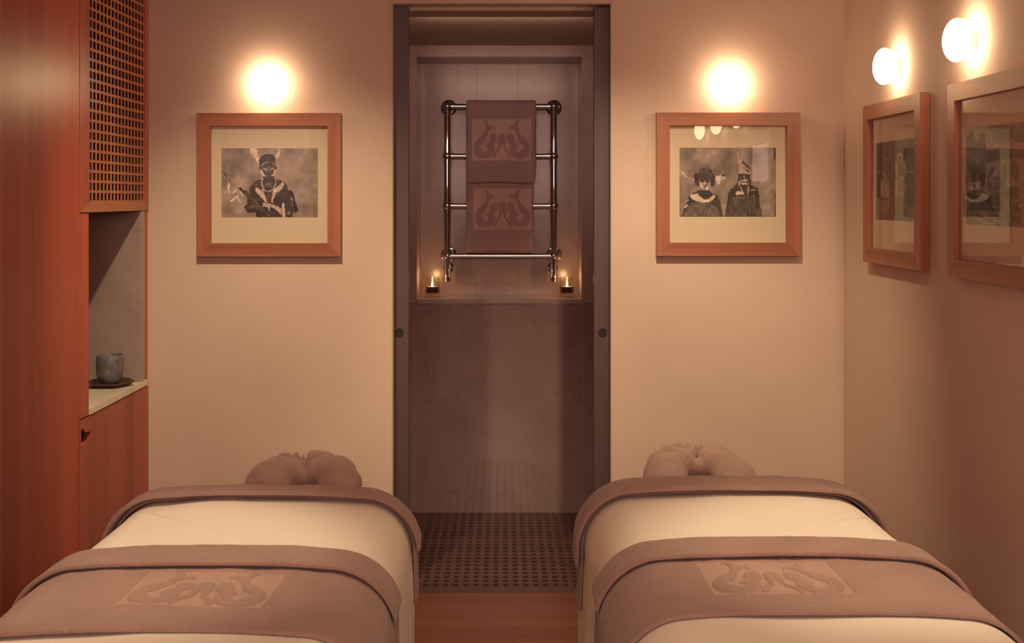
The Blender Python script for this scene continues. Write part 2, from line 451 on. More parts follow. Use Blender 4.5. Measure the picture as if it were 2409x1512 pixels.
def grid_mesh(name, P, m, parent=None, shell=None, weave=None):
    """P: (ns,nt,3); shell: same-shape lower surface -> closed body"""
    ns, nt = P.shape[:2]
    idx = np.arange(ns*nt).reshape(ns, nt)
    q = np.stack([idx[:-1, :-1], idx[1:, :-1], idx[1:, 1:], idx[:-1, 1:]], -1).reshape(-1, 4)
    V = P.reshape(-1, 3); Fc = q
    if shell is not None:
        o_ = ns*nt
        V = np.vstack([V, shell.reshape(-1, 3)])
        q2 = q[:, ::-1]+o_
        rim = np.concatenate([idx[:, 0], idx[-1, 1:], idx[-2::-1, -1], idx[0, -2:0:-1]])
        nx = np.roll(rim, -1)
        q3 = np.stack([rim, rim+o_, nx+o_, nx], -1)
        Fc = np.vstack([q, q2, q3])
    me = bpy.data.meshes.new(name)
    me.from_pydata(V.tolist(), [], Fc.tolist())
    me.polygons.foreach_set('use_smooth', [True]*len(me.polygons))
    if weave is not None:
        at = me.attributes.new('weave', 'FLOAT', 'POINT')
        wv = weave.reshape(-1)
        if shell is not None: wv = np.concatenate([wv, np.zeros_like(wv)])
        at.data.foreach_set('value', wv.astype(np.float32))
    bm = bmesh.new(); bm.from_mesh(me)
    bmesh.ops.recalc_face_normals(bm, faces=bm.faces); bm.to_mesh(me); bm.free()
    return link(name, me, m, parent)
def fnoise(A, B, seed, f):
    """smooth value noise on arrays"""
    rng = np.random.RandomState(seed); N = 64; tab = rng.rand(N, N)*2-1
    a, b = A*f, B*f; i, j = np.floor(a).astype(int), np.floor(b).astype(int)
    u, v = a-i, b-j; u = u*u*(3-2*u); v = v*v*(3-2*v)
    g_ = lambda p, q_: tab[p % N, q_ % N]
    return (g_(i, j)*(1-u)+g_(i+1, j)*u)*(1-v)+(g_(i, j+1)*(1-u)+g_(i+1, j+1)*u)*v
def edge_h(d, e):
    d = np.clip(d/e, 0, 1); return np.sqrt(np.clip(1-(1-d)**2, 0, 1))
def fine_axis(lo, hi, step, extra=()):
    pts = list(np.arange(lo, hi, step))+[hi]
    for (a, b, st) in extra:
        pts = [p for p in pts if not (a < p < b)]+list(np.arange(a, b, st))+[b]
    return np.array(sorted(set(np.round(pts, 5))))
def drape(bed, name, s0, s1, t0, t1, off, th, m, parent=None, seed=0, wob=.004, logo=None, rim=None, rim_t1=True, curl=0.0, slant=0.0):
    """cloth body lying on the bed between arcs s0..s1 and lengths t0..t1"""
    rim = rim or th
    ed = lambda lo, hi: ((lo, lo+rim*1.2, rim*.12), (hi-rim*1.2, hi, rim*.12))
    a_ext = list(ed(0, s1-s0)); b_ext = list(ed(0, t1-t0))
    if logo:
        ls0, ls1, lt0, lt1 = logo['s0']-.012-s0, logo['s1']+.012-s0, logo['t0']-.012-t0, logo['t1']+.012-t0
        a_ext.append((ls0, ls1, .0016)); b_ext.append((lt0, lt1, .0016))
    A = fine_axis(0, s1-s0, .012, a_ext); B = fine_axis(0, t1-t0, .012, b_ext)
    U, V = np.meshgrid(A, B, indexing='ij')
    L, W = s1-s0, t1-t0
    wt = 1-V/W; ws = 1-U/L
    S = s0+U+wob*fnoise(V, V*0+3.3, seed+1, 14)*(2*U/L-1)*2.0
    T = t0+V+wob*fnoise(U, U*0+1.7, seed+2, 7)*wt+wob*fnoise(U, U*0+5.7, seed+3, 7)*(1-wt)+slant*(U/L-.5)
    de = np.minimum(U, L-U); dt = np.minimum(V, (W-V) if rim_t1 else 1e3)
    h = th*edge_h(de, rim)*edge_h(dt, rim)
    h += .0018*fnoise(U, V, seed+4, 16)*edge_h(dt, .05)*edge_h(de, .05)
    h += .0008*fnoise(U, V, seed+5, 60)*edge_h(dt, .03)*edge_h(de, .03)
    lift = curl*np.clip(1-V/.03, 0, 1)**2
    wv = np.zeros(U.shape)
    if logo:
        c, s_ = math.cos(logo['rot']), math.sin(logo['rot'])
        cs, ct = (logo['s0']+logo['s1'])/2, (logo['t0']+logo['t1'])/2
        ds, dt_ = S-cs, T-ct
        uu = (ds*c+dt_*s_)/(logo['s1']-logo['s0'])+.5
        vv = .5-(-ds*s_+dt_*c)/(logo['t1']-logo['t0'])
        wv = emblem(uu, vv)
        h -= .0042*np.clip(1-np.abs(wv-.5)/.5, 0, 1)
    top = bed.point(S, T, off+np.maximum(h, 0)+.0012+lift)
    bot = bed.point(S, T, off+.0008+lift*.8)
    return grid_mesh(name, top, m, parent, bot, wv if logo else None)

def build_bed(bed, words, logo_cfg, t2, towel1_t, creases, side_word):
    cx, a, yh, inn = bed.cx, bed.a, bed.yh, bed.inner
    tbl = thing('massage_table', (cx, yh-.95, 0), '%s massage table with a towel wrapped headrest, under a cream sheet' % side_word, 'massage table')
    # mattress pad + base + legs
    bm = bmesh.new(); box(bm, -a+.085, a-.085, -.90, .86, .60, .705, bev=.04); bm_obj('mattress', bm, M_vinyl, tbl, True)
    bm = bmesh.new(); box(bm, -a+.07, a-.07, -.86, .86, .52, .598, bev=.004); bm_obj('table_frame', bm, M_steel, tbl)
    for sx in (-1, 1):
        for sy in (-1, 1):
            bm = bmesh.new(); box(bm, sx*(a-.14)-.03, sx*(a-.14)+.03, sy*.75-.03, sy*.75+.03, 0, .519, bev=.004); bm_obj('leg', bm, M_steel, tbl)
    # headrest: a padded ring open towards the table, wrapped in towelling gathered into its hole
    na, nb = 300, 72
    A = np.linspace(0, 1, na); B = np.linspace(0, 2*PI, nb, endpoint=False)
    AA, BB = np.meshgrid(A, B, indexing='ij')
    ang = math.radians(-68)+AA*math.radians(316)
    endf = np.clip(np.minimum(AA, 1-AA)/.06, 0, 1); endf = np.sqrt(1-(1-endf)**2)
    rr = .062*endf+.0005
    inner_w = .5-.5*np.cos(BB)            # 1 on the hole side
    rng = np.random.RandomState(bed.seed+40)
    dis = np.zeros(AA.shape)
    gath = bed_gathers[bed.inner]
    for (deg, depth, wdt, sk) in gath:
        a0 = (math.radians(deg)-math.radians(-68))/math.radians(316)
        d = AA-a0-sk*(inner_w-1)*.09
        wv_ = wdt*(.55+.9*(1-inner_w))
        up = np.clip(np.sin(BB)+.75, 0, 1.2)
        dis += -1.7*depth*np.exp(-np.abs(d)/(wv_*1.25))*up*(inner_w**1.1) + .22*depth*np.exp(-((d-2.6*wv_)/(wv_*1.6))**2)*up*(inner_w**1.5)
    dis += .006*fnoise(AA*5, BB*.4, bed.seed+9, 1.3)+.0032*fnoise(AA*26, BB*.5, bed.seed+8, 1.3)*(.3+inner_w)
    r2 = rr*(1+0*dis)+dis*endf
    R0 = .094
    rad = R0*(1+.10*np.abs(np.sin(2*ang)))-r2*np.cos(BB)*.98
    X = rad*np.cos(ang)*1.04; Yl = rad*np.sin(ang)*1.0; Z = r2*np.sin(BB)*.92
    # lens the ring: droop at ends, tilt so the far side is higher
    tl = math.radians(25)
    Y2 = Yl*math.cos(tl)-Z*math.sin(tl); Z2 = Yl*math.sin(tl)+Z*math.cos(tl)
    P = np.stack([X, Y2, Z2], -1)
    P = np.concatenate([P, P[:, :1]], 1)
    hx_ = {1: -.556, -1: .563}[inn]
    o = grid_mesh('headrest', P, M_towel, tbl); o.location = (hx_-cx, .95+.150, .688)
    o['label'] = 'ring shaped headrest wrapped in gathered brown towelling'
    bm = bmesh.new(); bmesh.ops.remove_doubles(bm, verts=bm.verts, dist=1e-5); bm.free()
    bm = bmesh.new()
    for sx in (-.06, .06):
        tube(bm, (hx_-cx+sx, .80, .56), (hx_-cx+sx, 1.02, .60), .009); tube(bm, (hx_-cx+sx, 1.02, .60), (hx_-cx+sx*1.5, 1.10, .70), .009)
    bm_obj('headrest_arm', bm, M_steel, tbl, True)
    # sheet
    S1 = bed.smax
    A = fine_axis(-S1, S1, .0100, ((-.42, .42, .0026),)); B = fine_axis(yh-1.88, yh+.045, .009, ((yh-.62, yh-.08, .0026),))
    S, T = np.meshgrid(A, B, indexing='ij')
    d = .0018*fnoise(S, T, bed.seed+1, 9)+.0034*fnoise(S*1.0, T*.35+S*.5, bed.seed+2, 5)
    skirt = np.clip((np.abs(S)-(a+.02))/.25, 0, 1)
    d += skirt*(.010*fnoise(T, S*.15, bed.seed+3, 7)+.004*fnoise(T, S*.3, bed.seed+5, 19))
    for (x0, y0_, x1, y1_, hgt, sharp) in creases:      # overlapped fold edges in the sheet
        sa, sb = bed.s_at_x(x0), bed.s_at_x(x1)
        L = math.hypot(sb-sa, y1_-y0_); ux, uy = (sb-sa)/L, (y1_-y0_)/L
        al = (S-sa)*ux+(T-y0_)*uy; ac = -(S-sa)*uy+(T-y0_)*ux
        ac = ac+.004*np.sin(al*14)
        wgt = np.clip((al+.02)/.06, 0, 1)*np.clip((L+.02-al)/.06, 0, 1)
        d += wgt*hgt*(1/(1+np.exp(-np.clip(ac/sharp, -40, 40))))*np.exp(-np.maximum(ac, 0)/.14)
        d -= wgt*1.3*hgt*np.exp(-((ac+.001)/(2.0*sharp))**2)
    P = bed.point(S, T, .0035+np.maximum(d, -.009))
    # bottom hem wave
    o = grid_mesh('bed_sheet', P, M_sheet)
    # head-end panel: continues the rounded end straight down
    e = P[:, -1, :]
    drop = []
    zmin = P[..., 2].min()
    for k in np.linspace(0, 1, 14)[1:]:
        q = e.copy(); q[:, 2] = e[:, 2]*(1-k)+zmin*k; q[:, 1] += .008*k+.006*k*np.sin(q[:, 0]*40+bed.seed); drop.append(q)
    Q = np.stack([e]+drop, 1)
    bm = bmesh.new(); me0 = o.data
    P2 = np.concatenate([P, Q[:, 1:]], 1)
    bpy.data.objects.remove(o)
    o = grid_mesh('bed_sheet', P2, M_sheet)
    bm.free()
    tag(o, 'cream cotton sheet draped over the %s massage table' % side_word, 'sheet')
    # towel across the foot, with turned-back band
    lo = bed.s_at_z(-1, .28 if inn == -1 else .42); hi = bed.s_at_z(1, .28 if inn == 1 else .42)
    cxl = logo_cfg['x']; sw = logo_cfg['w']/2
    sl = bed.s_at_x(cxl)
    lg = dict(s0=sl-sw, s1=sl+sw, t0=logo_cfg['y0'], t1=logo_cfg['y1'], rot=logo_cfg['rot'])
    tw = thing('bath_towel', (cx, (t2[0]+t2[1])/2, .76), 'wide brown towel with woven emblem laid across the %s massage table' % side_word, 'towel')
    b = drape(bed, 'towel_cloth', lo, hi, t2[0], t2[2]-.012, .0060, .008, M_towel_p, None, bed.seed+11, .005, lg, .009, curl=.003)
    bands_lo = bed.s_at_z(-1, .635) if inn == -1 else bed.s_at_z(-1, .52)
    bands_hi = bed.s_at_z(1, .635) if inn == 1 else bed.s_at_z(1, .52)
    f = drape(bed, 'folded_band', bands_lo, bands_hi, t2[1], t2[2], .0150, .012, M_towel, None, bed.seed+17, .004, None, .013, curl=.007)
    for q in (b, f):
        q.parent = tw; q.matrix_parent_inverse.identity(); q.location = (-tw.location[0], -tw.location[1], -tw.location[2])
    # towel over the head end
    tw = thing('hand_towel', (cx, yh, .76), 'folded plain brown towel over the head end of the %s massage table' % side_word, 'towel')
    end = yh-bed.R+bed.R*PI/2
    z1, z2 = (.475, .615) if inn == 1 else (.43, .56)
    lo = bed.s_at_z(-1, z1) if inn == -1 else bed.s_at_z(-1, .50)
    hi = bed.s_at_z(1, z1) if inn == 1 else bed.s_at_z(1, .50)
    b = drape(bed, 'towel_cloth', lo, hi, towel1_t+.034, end-.004, .0060, .009, M_towel, None, bed.seed+23, .004, None, .010)
    lo = bed.s_at_z(-1, z2) if inn == -1 else bed.s_at_z(-1, .55)
    hi = bed.s_at_z(1, z2) if inn == 1 else bed.s_at_z(1, .55)
    f = drape(bed, 'folded_band', lo, hi, towel1_t, end-.012, .0160, .012, M_towel, None, bed.seed+29, .004, None, .012, curl=.006)
    for q in (b, f):
        q.parent = tw; q.location = (-tw.location[0], -tw.location[1], -tw.location[2])

# gathers of the headrest covers: angle round the ring, depth, width, skew
bed_gathers = {
    1: [(116, .026, .012, 1.2), (101, .024, .007, .5), (94, .020, .005, .2), (134, .014, .014, 1.6), (150, .012, .016, 2.0), (52, .022, .015, -1.8), (28, .009, .022, -1.6)],
    -1: [(92, .026, .008, .2), (74, .022, .009, -.9), (58, .018, .013, -1.7), (112, .020, .012, 1.4), (136, .016, .016, 2.0), (36, .010, .018, -1.8), (155, .008, .02, 1.5)],
}
bedL = Bed(-.610, .375, 2.968, 1, 5)
bedR = Bed(.590, .375, 3.062, -1, 15)
build_bed(bedL, '', dict(x=-.578, w=.277, y0=2.079, y1=2.272, rot=math.radians(-3.5)), (1.968, 2.284, 2.412), 2.826,
          [(-.875, 2.775, -.50, 2.42, .0060, .0009)], 'left')
build_bed(bedR, '', dict(x=.538, w=.270, y0=2.142, y1=2.336, rot=math.radians(1.0)), (2.048, 2.344, 2.473), 2.875,
          [(.59, 2.50, .90, 2.745, .0060, .0009)], 'right')

# ------------------------------------------------------------------ wall lamps
def make_lamp():
    t = thing('wall_lamp', (0, 0, 0), 'x', 'wall lamp')
    bm = bmesh.new()            # globe: flattened opal ball, axis along local -Y away from the wall
    prof = [(0.0602*math.sin(k/28*PI), -.0505-.0325*math.cos(PI-k/28*PI)*-1) for k in range(29)]
    prof = [(max(r, 0.0), h) for r, h in prof]; prof[0] = (0, prof[0][1]); prof[-1] = (0, prof[-1][1])
    lathe(bm, prof, 56, 'Y'); bm_obj('globe', bm, M_globe, t, True)
    bm = bmesh.new(); lathe(bm, [(.0, 0), (.026, 0), (.026, -.0215), (.022, -.0245), (0, -.0245)], 40, 'Y')
    o = bm_obj('lamp_base', bm, M_base, t, True); smooth_angle(o); o['label'] = 'white round base'
    return t
lamp0 = make_lamp()
lamps = [((-.8945, YB, 1.938), 0, 'lit opal globe wall lamp above the portrait of one armed man'),
         ((.863, YB, 1.938), 0, 'lit opal globe wall lamp above the portrait of two seated people'),
         ((XR, 3.695, 1.935), -PI/2, 'lit opal globe wall lamp on the right wall, nearer the corner'),
         ((XR, 3.105, 1.938), -PI/2, 'lit opal globe wall lamp on the right wall, nearer the camera'),
         ((XR, 2.53, 1.938), -PI/2, None), ((XR, 1.95, 1.938), -PI/2, None), ((XR, 1.40, 1.938), -PI/2, None)]
for i, (lc, rz, lb) in enumerate(lamps):
    o = lamp0 if i == 0 else copy_tree(lamp0)
    o.location = lc; o.rotation_euler = (0, 0, rz)
    o['label'] = lb or ('lit opal globe wall lamp on the right wall, %s beyond the picture edge' % ('first', 'second', 'third')[i-4])
    o['group'] = 'opal globe wall lamps' if lb else 'globe lamps beside the camera'

# ------------------------------------------------------------------ photographs (painted as flat prints)
TINT = np.array([1.0, .77, .68])
def print_mesh(parent, W, H, layers, bgf, nx, ny, zx, zy, warp=None, seed=0):
    """layers in the pixel space zx x zy of a close look at the photograph"""
    ss = 2
    U, V = np.meshgrid((np.arange(nx*ss)+.5)/(nx*ss), (np.arange(ny*ss)+.5)/(ny*ss), indexing='ij')
    X, Y = (zx[0]+U*(zx[1]-zx[0]), zy[0]+V*(zy[1]-zy[0])) if warp is None else warp(U, V)
    G = bgf(X, Y)
    sx_ = (X.max()-X.min())/1800
    X = X+sx_*(9*fnoise(X, Y, seed+21, .03/sx_)+6*fnoise(X, Y, seed+22, .09/sx_)); Y = Y+sx_*(9*fnoise(X, Y, seed+23, .03/sx_)+6*fnoise(X, Y, seed+24, .09/sx_))
    for kind, pts, val, *rest in layers:
        if kind == 'p': mk = inside(pts, X, Y)
        elif kind == 's': mk = stroke(pts, rest[0], X, Y)
        elif kind == 'd':                                # dotted beads
            mk = stroke(pts, rest[0], X, Y) & (np.sin(X*.22)*np.sin(Y*.22+X*.05) > -.35)
        elif kind == 'f':                                # fibrous patch
            mk = inside(pts, X, Y)
            tex = fnoise(X*1.0, Y*.18, seed+7, .07)
            G = np.where(mk, np.clip(val+.13*tex, 0, 1), G); continue
        v = val+(.05*fnoise(X, Y, seed+3, .022/sx_)+.05*fnoise(X, Y, seed+4, .06/sx_))*(1.2 if val > .15 else .6)
        G = np.where(mk, v, G)
    k = G.reshape(nx, ss, ny, ss).mean((1, 3))
    # slight photographic softness
    p = np.pad(k, 1, 'edge'); k = (p[1:-1, 1:-1]*4+p[:-2, 1:-1]+p[2:, 1:-1]+p[1:-1, :-2]+p[1:-1, 2:])/8
    alb = np.clip(k, .02, 1)**2.45
    col = np.clip(alb[..., None]*TINT*1.0+np.array([.010, .003, .008]), 0, 1)
    me = bpy.data.meshes.new('print')
    xs = np.linspace(-W/2, W/2, nx+1); zs = np.linspace(H/2, -H/2, ny+1)
    XX, ZZ = np.meshgrid(xs, zs, indexing='ij')
    Vt = np.stack([XX, np.zeros_like(XX), ZZ], -1).reshape(-1, 3)
    idx = np.arange((nx+1)*(ny+1)).reshape(nx+1, ny+1)
    q = np.stack([idx[:-1, :-1], idx[:-1, 1:], idx[1:, 1:], idx[1:, :-1]], -1).reshape(-1, 4)
    me.from_pydata(Vt.tolist(), [], q.tolist())
    at = me.attributes.new('ink', 'FLOAT_COLOR', 'FACE')
    c4 = np.ones((nx*ny, 4), np.float32); c4[:, :3] = col.reshape(-1, 3)
    at.data.foreach_set('color', c4.reshape(-1))
    o = link('print', me, M_ink, parent); o.location = (0, -.0122, PRZ); return o
FW, FB, PRZ = .545, .050, .0085
def make_frame(loc, rz, label, printer):
    t = thing('picture_frame', loc, label, 'picture', 'wooden framed photographs', rz)
    h = FW/2; b = FB; d0, d1 = -.030, -.001
    bm = bmesh.new()
    def rail(pts, mi):          # pts: 4 corners of the front face (x,z)
        bev = .003
        f = [bm.verts.new((x, d0, z)) for x, z in pts]; r = [bm.verts.new((x, d1, z)) for x, z in pts]
        fs = [bm.faces.new(f), bm.faces.new(r[::-1])]
        for k in range(4): fs.append(bm.faces.new((f[k], f[(k+1) % 4], r[(k+1) % 4], r[k])))
        for x in fs: x.material_index = mi
    i = h-b; e = 0.0
    rail([(-h+e, h), (h-e, h), (i-e, i), (-i+e, i)], 0); rail([(-i+e, -i), (i-e, -i), (h-e, -h), (-h+e, -h)], 0)
    rail([(-h, h-e), (-i, i-e), (-i, -i+e), (-h, -h+e)], 1); rail([(i, i-e), (h, h-e), (h, -h+e), (i, -i+e)], 1)
    bmesh.ops.recalc_face_normals(bm, faces=bm.faces)
    es = [e_ for e_ in bm.edges if all(abs(v.co.y-d0) < 1e-6 for v in e_.verts) and min(abs(e_.verts[0].co.x-e_.verts[1].co.x), abs(e_.verts[0].co.z-e_.verts[1].co.z)) < 1e-4]
    bmesh.ops.bevel(bm, geom=es, offset=.0012, segments=2, affect='EDGES')
    bm_obj('frame', bm, [M_frame_h, M_frame_v], t)
    bm = bmesh.new(); box(bm, -i-.004+.005, i-.001, -.0115, -.004, -i+.001, i-.001)
    bm_obj('mount', bm, M_mat, t)
    printer(t)
    bm = bmesh.new(); box(bm, -i+.001, i-.001, -.0185, -.0170, -i+.001, i-.001)
    bm_obj('glass_pane', bm, M_pane, t)
    return t
PW, PH = .3665, .2625
def bg_cloud(seed, base, amp):
    return lambda X, Y: base+amp*fnoise(X, Y, seed, .004)+amp*.6*fnoise(X, Y, seed+1, .011)+.03*fnoise(X, Y, seed+2, .04)
# one man with hat, rifle and necklaces
P1 = [('p', [(690,120),(800,120),(850,260),(890,450),(850,430),(800,360),(760,260),(690,190)], .84),
      ('s', [(700,150),(760,170)], .84, 16), ('s', [(690,215),(780,235)], .84, 16), ('s', [(740,290),(810,290)], .8, 14), ('s', [(790,360),(850,360)], .8, 14),
      ('p', [(1190,200),(1235,120),(1255,220),(1210,310),(1160,300)], .82), ('s', [(1150,260),(1200,240)], .8, 14),
      ('p', [(860,400),(865,320),(900,260),(960,230),(1050,222),(1120,255),(1150,310),(1150,400),(1185,470),(1165,550),(1140,480),(900,440),(900,530),(872,500)], .19),
      ('p', [(905,440),(1140,440),(1150,540),(1110,640),(1040,670),(960,650),(910,560)], .36),
      ('s', [(905,445),(940,400),(1030,372),(1110,392),(1145,440)], .62, 20),
      ('s', [(935,462),(1000,468)], .14, 18), ('s', [(1060,468),(1125,462)], .14, 18),
      ('s', [(1030,450),(1028,545)], .46, 26), ('s', [(950,505),(990,520)], .66, 34), ('s', [(1085,510),(1110,500)], .60, 30),
      ('s', [(935,545),(975,600)], .10, 28), ('s', [(1115,545),(1085,600)], .10, 28), ('s', [(1010,562),(1060,562)], .12, 14), ('s', [(990,595),(1075,595)], .22, 20),
      ('s', [(905,540),(935,610),(1010,655)], .86, 32), ('s', [(1150,520),(1130,600),(1060,655)], .84, 28),
      ('p', [(935,635),(1130,635),(1145,720),(925,720)], .24),
      ('p', [(930,680),(800,730),(720,790),(675,880),(700,960),(640,1040),(640,1150),(590,1210),(620,1290),(700,1320),(790,1300),(820,1395),(1280,1395),(1290,1130),(1320,1130),(1350,1395),(1480,1395),(1480,1280),(1530,1330),(1590,1250),(1530,1100),(1500,980),(1450,905),(1400,900),(1370,790),(1300,730),(1150,680)], .22),
      ('p', [(1295,1125),(1325,1135),(1350,1395),(1285,1395)], .82),
      ('s', [(1000,800),(1060,810)], .42, 90), ('s', [(1000,1010),(1060,1010)], .34, 70),
      ('s', [(760,800),(880,760)], .36, 40), ('s', [(1230,780),(1290,800)], .38, 40), ('s', [(1180,1000),(1250,960)], .30, 60),
      ('p', [(780,840),(850,850),(960,980),(990,1130),(900,1040),(800,920)], .78),
      ('p', [(1300,740),(1330,790),(1280,880),(1180,950),(1130,1060),(1090,1120),(1110,900),(1200,830)], .76),
      ('d', [(915,690),(910,800),(950,890),(1040,925),(1120,870),(1170,780),(1165,700)], .80, 30),
      ('d', [(920,860),(950,1000),(1000,1120)], .82, 34), ('d', [(1150,850),(1120,1000),(1100,1110)], .82, 34),
      ('p', [(930,1130),(1060,1140),(1200,1190),(1285,1240),(1270,1350),(1150,1250),(1070,1200),(1050,1310),(1020,1200),(920,1210)], .72),
      ('s', [(720,1100),(900,1060)], .30, 50), ('s', [(680,1210),(760,1190),(830,1210)], .38, 60), ('s', [(650,1270),(730,1290)], .12, 30),
      ('s', [(1400,1330),(1420,1310)], .5, 50), ('s', [(1395,1375),(1440,1375)], .08, 40), ('s', [(1340,1000),(1380,1250)], .27, 40),
      ('s', [(1445,920),(1500,1010)], .10, 40), ('s', [(1460,1040),(1490,1100)], .6, 30), ('s', [(1480,1130),(1500,1170)], .45, 22), ('s', [(1500,1110),(1560,1270)], .12, 40),
      ('s', [(165,540),(270,640)], .2, 20), ('s', [(270,640),(510,870)], .64, 17), ('s', [(285,665),(500,885)], .3, 7), ('s', [(505,865),(600,945)], .08, 36),
      ('s', [(600,940),(740,1070)], .24, 80), ('s', [(600,930),(720,1040)], .5, 9), ('s', [(740,1070),(1050,1375)], .38, 30),
      ('p', [(285,740),(322,800),(302,880),(315,965),(292,945),(262,850)], .84), ('p', [(405,855),(442,920),(410,990),(368,970)], .84),
      ('s', [(340,1100),(460,1000)], .86, 26), ('s', [(430,1000),(510,1105)], .86, 24), ('s', [(510,950),(565,1000)], .86, 22), ('s', [(395,985),(415,960)], .4, 16)]
# two seated people
P2 = [('s', [(105,520),(220,640)], .78, 22), ('s', [(110,600),(200,570)], .74, 16), ('s', [(240,640),(370,710)], .7, 14), ('s', [(200,590),(270,580)], .72, 10),
      ('p', [(365,600),(400,560),(460,575),(455,520),(520,490),(590,465),(680,510),(720,590),(760,640),(750,800),(690,830),(670,700),(560,640),(470,690),(460,820),(400,790),(370,700)], .24),
      ('s', [(480,520),(520,560)], .45, 18), ('s', [(590,480),(600,560)], .5, 14), ('s', [(650,560),(700,640)], .4, 20), ('s', [(400,620),(430,700)], .12, 40),
      ('p', [(770,620),(860,600),(880,640),(850,700),(860,760),(800,790),(780,700)], .80), ('s', [(870,700),(950,660)], .8, 22), ('s', [(880,625),(950,605)], .12, 26), ('s', [(770,600),(840,610)], .2, 18), ('s', [(905,640),(890,690)], .75, 18),
      ('p', [(470,690),(660,690),(675,800),(630,890),(570,915),(510,900),(470,830)], .62),
      ('p', [(470,690),(560,650),(655,690),(640,740),(500,760)], .25),
      ('s', [(500,750),(540,760)], .7, 20), ('s', [(590,735),(640,730)], .1, 26), ('s', [(572,720),(565,780)], .85, 18), ('s', [(560,800),(600,795)], .15, 16), ('s', [(530,835),(610,830)], .2, 16), ('s', [(500,800),(530,850)], .88, 26), ('s', [(620,820),(600,880)], .88, 24),
      ('p', [(480,880),(640,890),(700,940),(800,990),(850,1080),(890,1380),(140,1380),(200,1180),(270,1000),(380,930)], .22),
      ('p', [(300,980),(430,950),(560,1070),(540,1120),(400,1090),(310,1040)], .80), ('p', [(540,1060),(640,1050),(740,980),(770,1000),(730,1070),(630,1120),(540,1120)], .78),
      ('s', [(560,1090),(640,1090)], .9, 36), ('s', [(480,970),(560,1010)], .3, 60), ('s', [(470,960),(540,1000),(600,1010)], .12, 12),
      ('f', [(330,1130),(480,1110),(680,1130),(820,1230),(880,1375),(150,1375),(220,1240)], .40),
      ('s', [(215,1120),(260,1070)], .85, 16), ('s', [(195,1210),(245,1150)], .85, 16), ('s', [(850,1180),(880,1370)], .18, 30),
      ('p', [(1160,170),(1190,190),(1210,290),(1240,350),(1300,380),(1380,450),(1410,560),(1420,650),(1400,700),(1190,700),(1180,600),(1200,460),(1190,340),(1165,250)], .66),
      ('s', [(1270,370),(1400,490)], .14, 34), ('s', [(1230,480),(1260,540)], .75, 30), ('s', [(1330,520),(1370,540)], .2, 30), ('s', [(1300,480),(1320,460)], .5, 40),
      ('p', [(1185,590),(1400,590),(1410,670),(1380,760),(1300,800),(1230,780),(1190,700)], .24),
      ('s', [(1220,575),(1300,555),(1390,575)], .72, 18), ('s', [(1300,620),(1300,680)], .66, 22), ('s', [(1210,660),(1250,660)], .5, 20), ('s', [(1230,720),(1360,710)], .74, 26), ('s', [(1250,740),(1340,738)], .15, 10), ('s', [(1250,770),(1340,770)], .8, 34), ('s', [(1340,630),(1380,640)], .12, 22),
      ('p', [(1230,790),(1400,790),(1540,850),(1580,960),(1590,1180),(1640,1380),(945,1380),(980,1150),(1000,900),(1100,840),(1180,740)], .23),
      ('s', [(1215,740),(1195,800)], .82, 20), ('s', [(1225,820),(1290,960)], .84, 14), ('s', [(1380,830),(1365,960)], .84, 18), ('s', [(1405,700),(1410,820)], .1, 26),
      ('p', [(1140,930),(1190,900),(1270,920),(1300,970),(1150,980)], .8), ('s', [(1420,890),(1510,890)], .72, 26), ('s', [(1010,930),(1030,890)], .7, 18), ('s', [(985,1020),(1000,990)], .7, 14),
      ('f', [(1100,1020),(1290,980),(1480,1000),(1560,1100),(1640,1375),(950,1375),(1010,1180)], .33), ('s', [(1110,1040),(1280,1030)], .55, 12), ('s', [(1310,990),(1500,1000)], .5, 10),
      ('s', [(1870,110),(1870,300)], .3, 40), ('s', [(1880,900),(1875,1375)], .3, 24)]
def warp3(U, V):
    X = 145+U*610; yt = 225-95*U; yb = 1385+30*U; return X, yt+V*(yb-yt)
def warp4(U, V):
    X = 205+U*615; yt = 385-95*U; yb = 1410+35*U; return X, yt+V*(yb-yt)
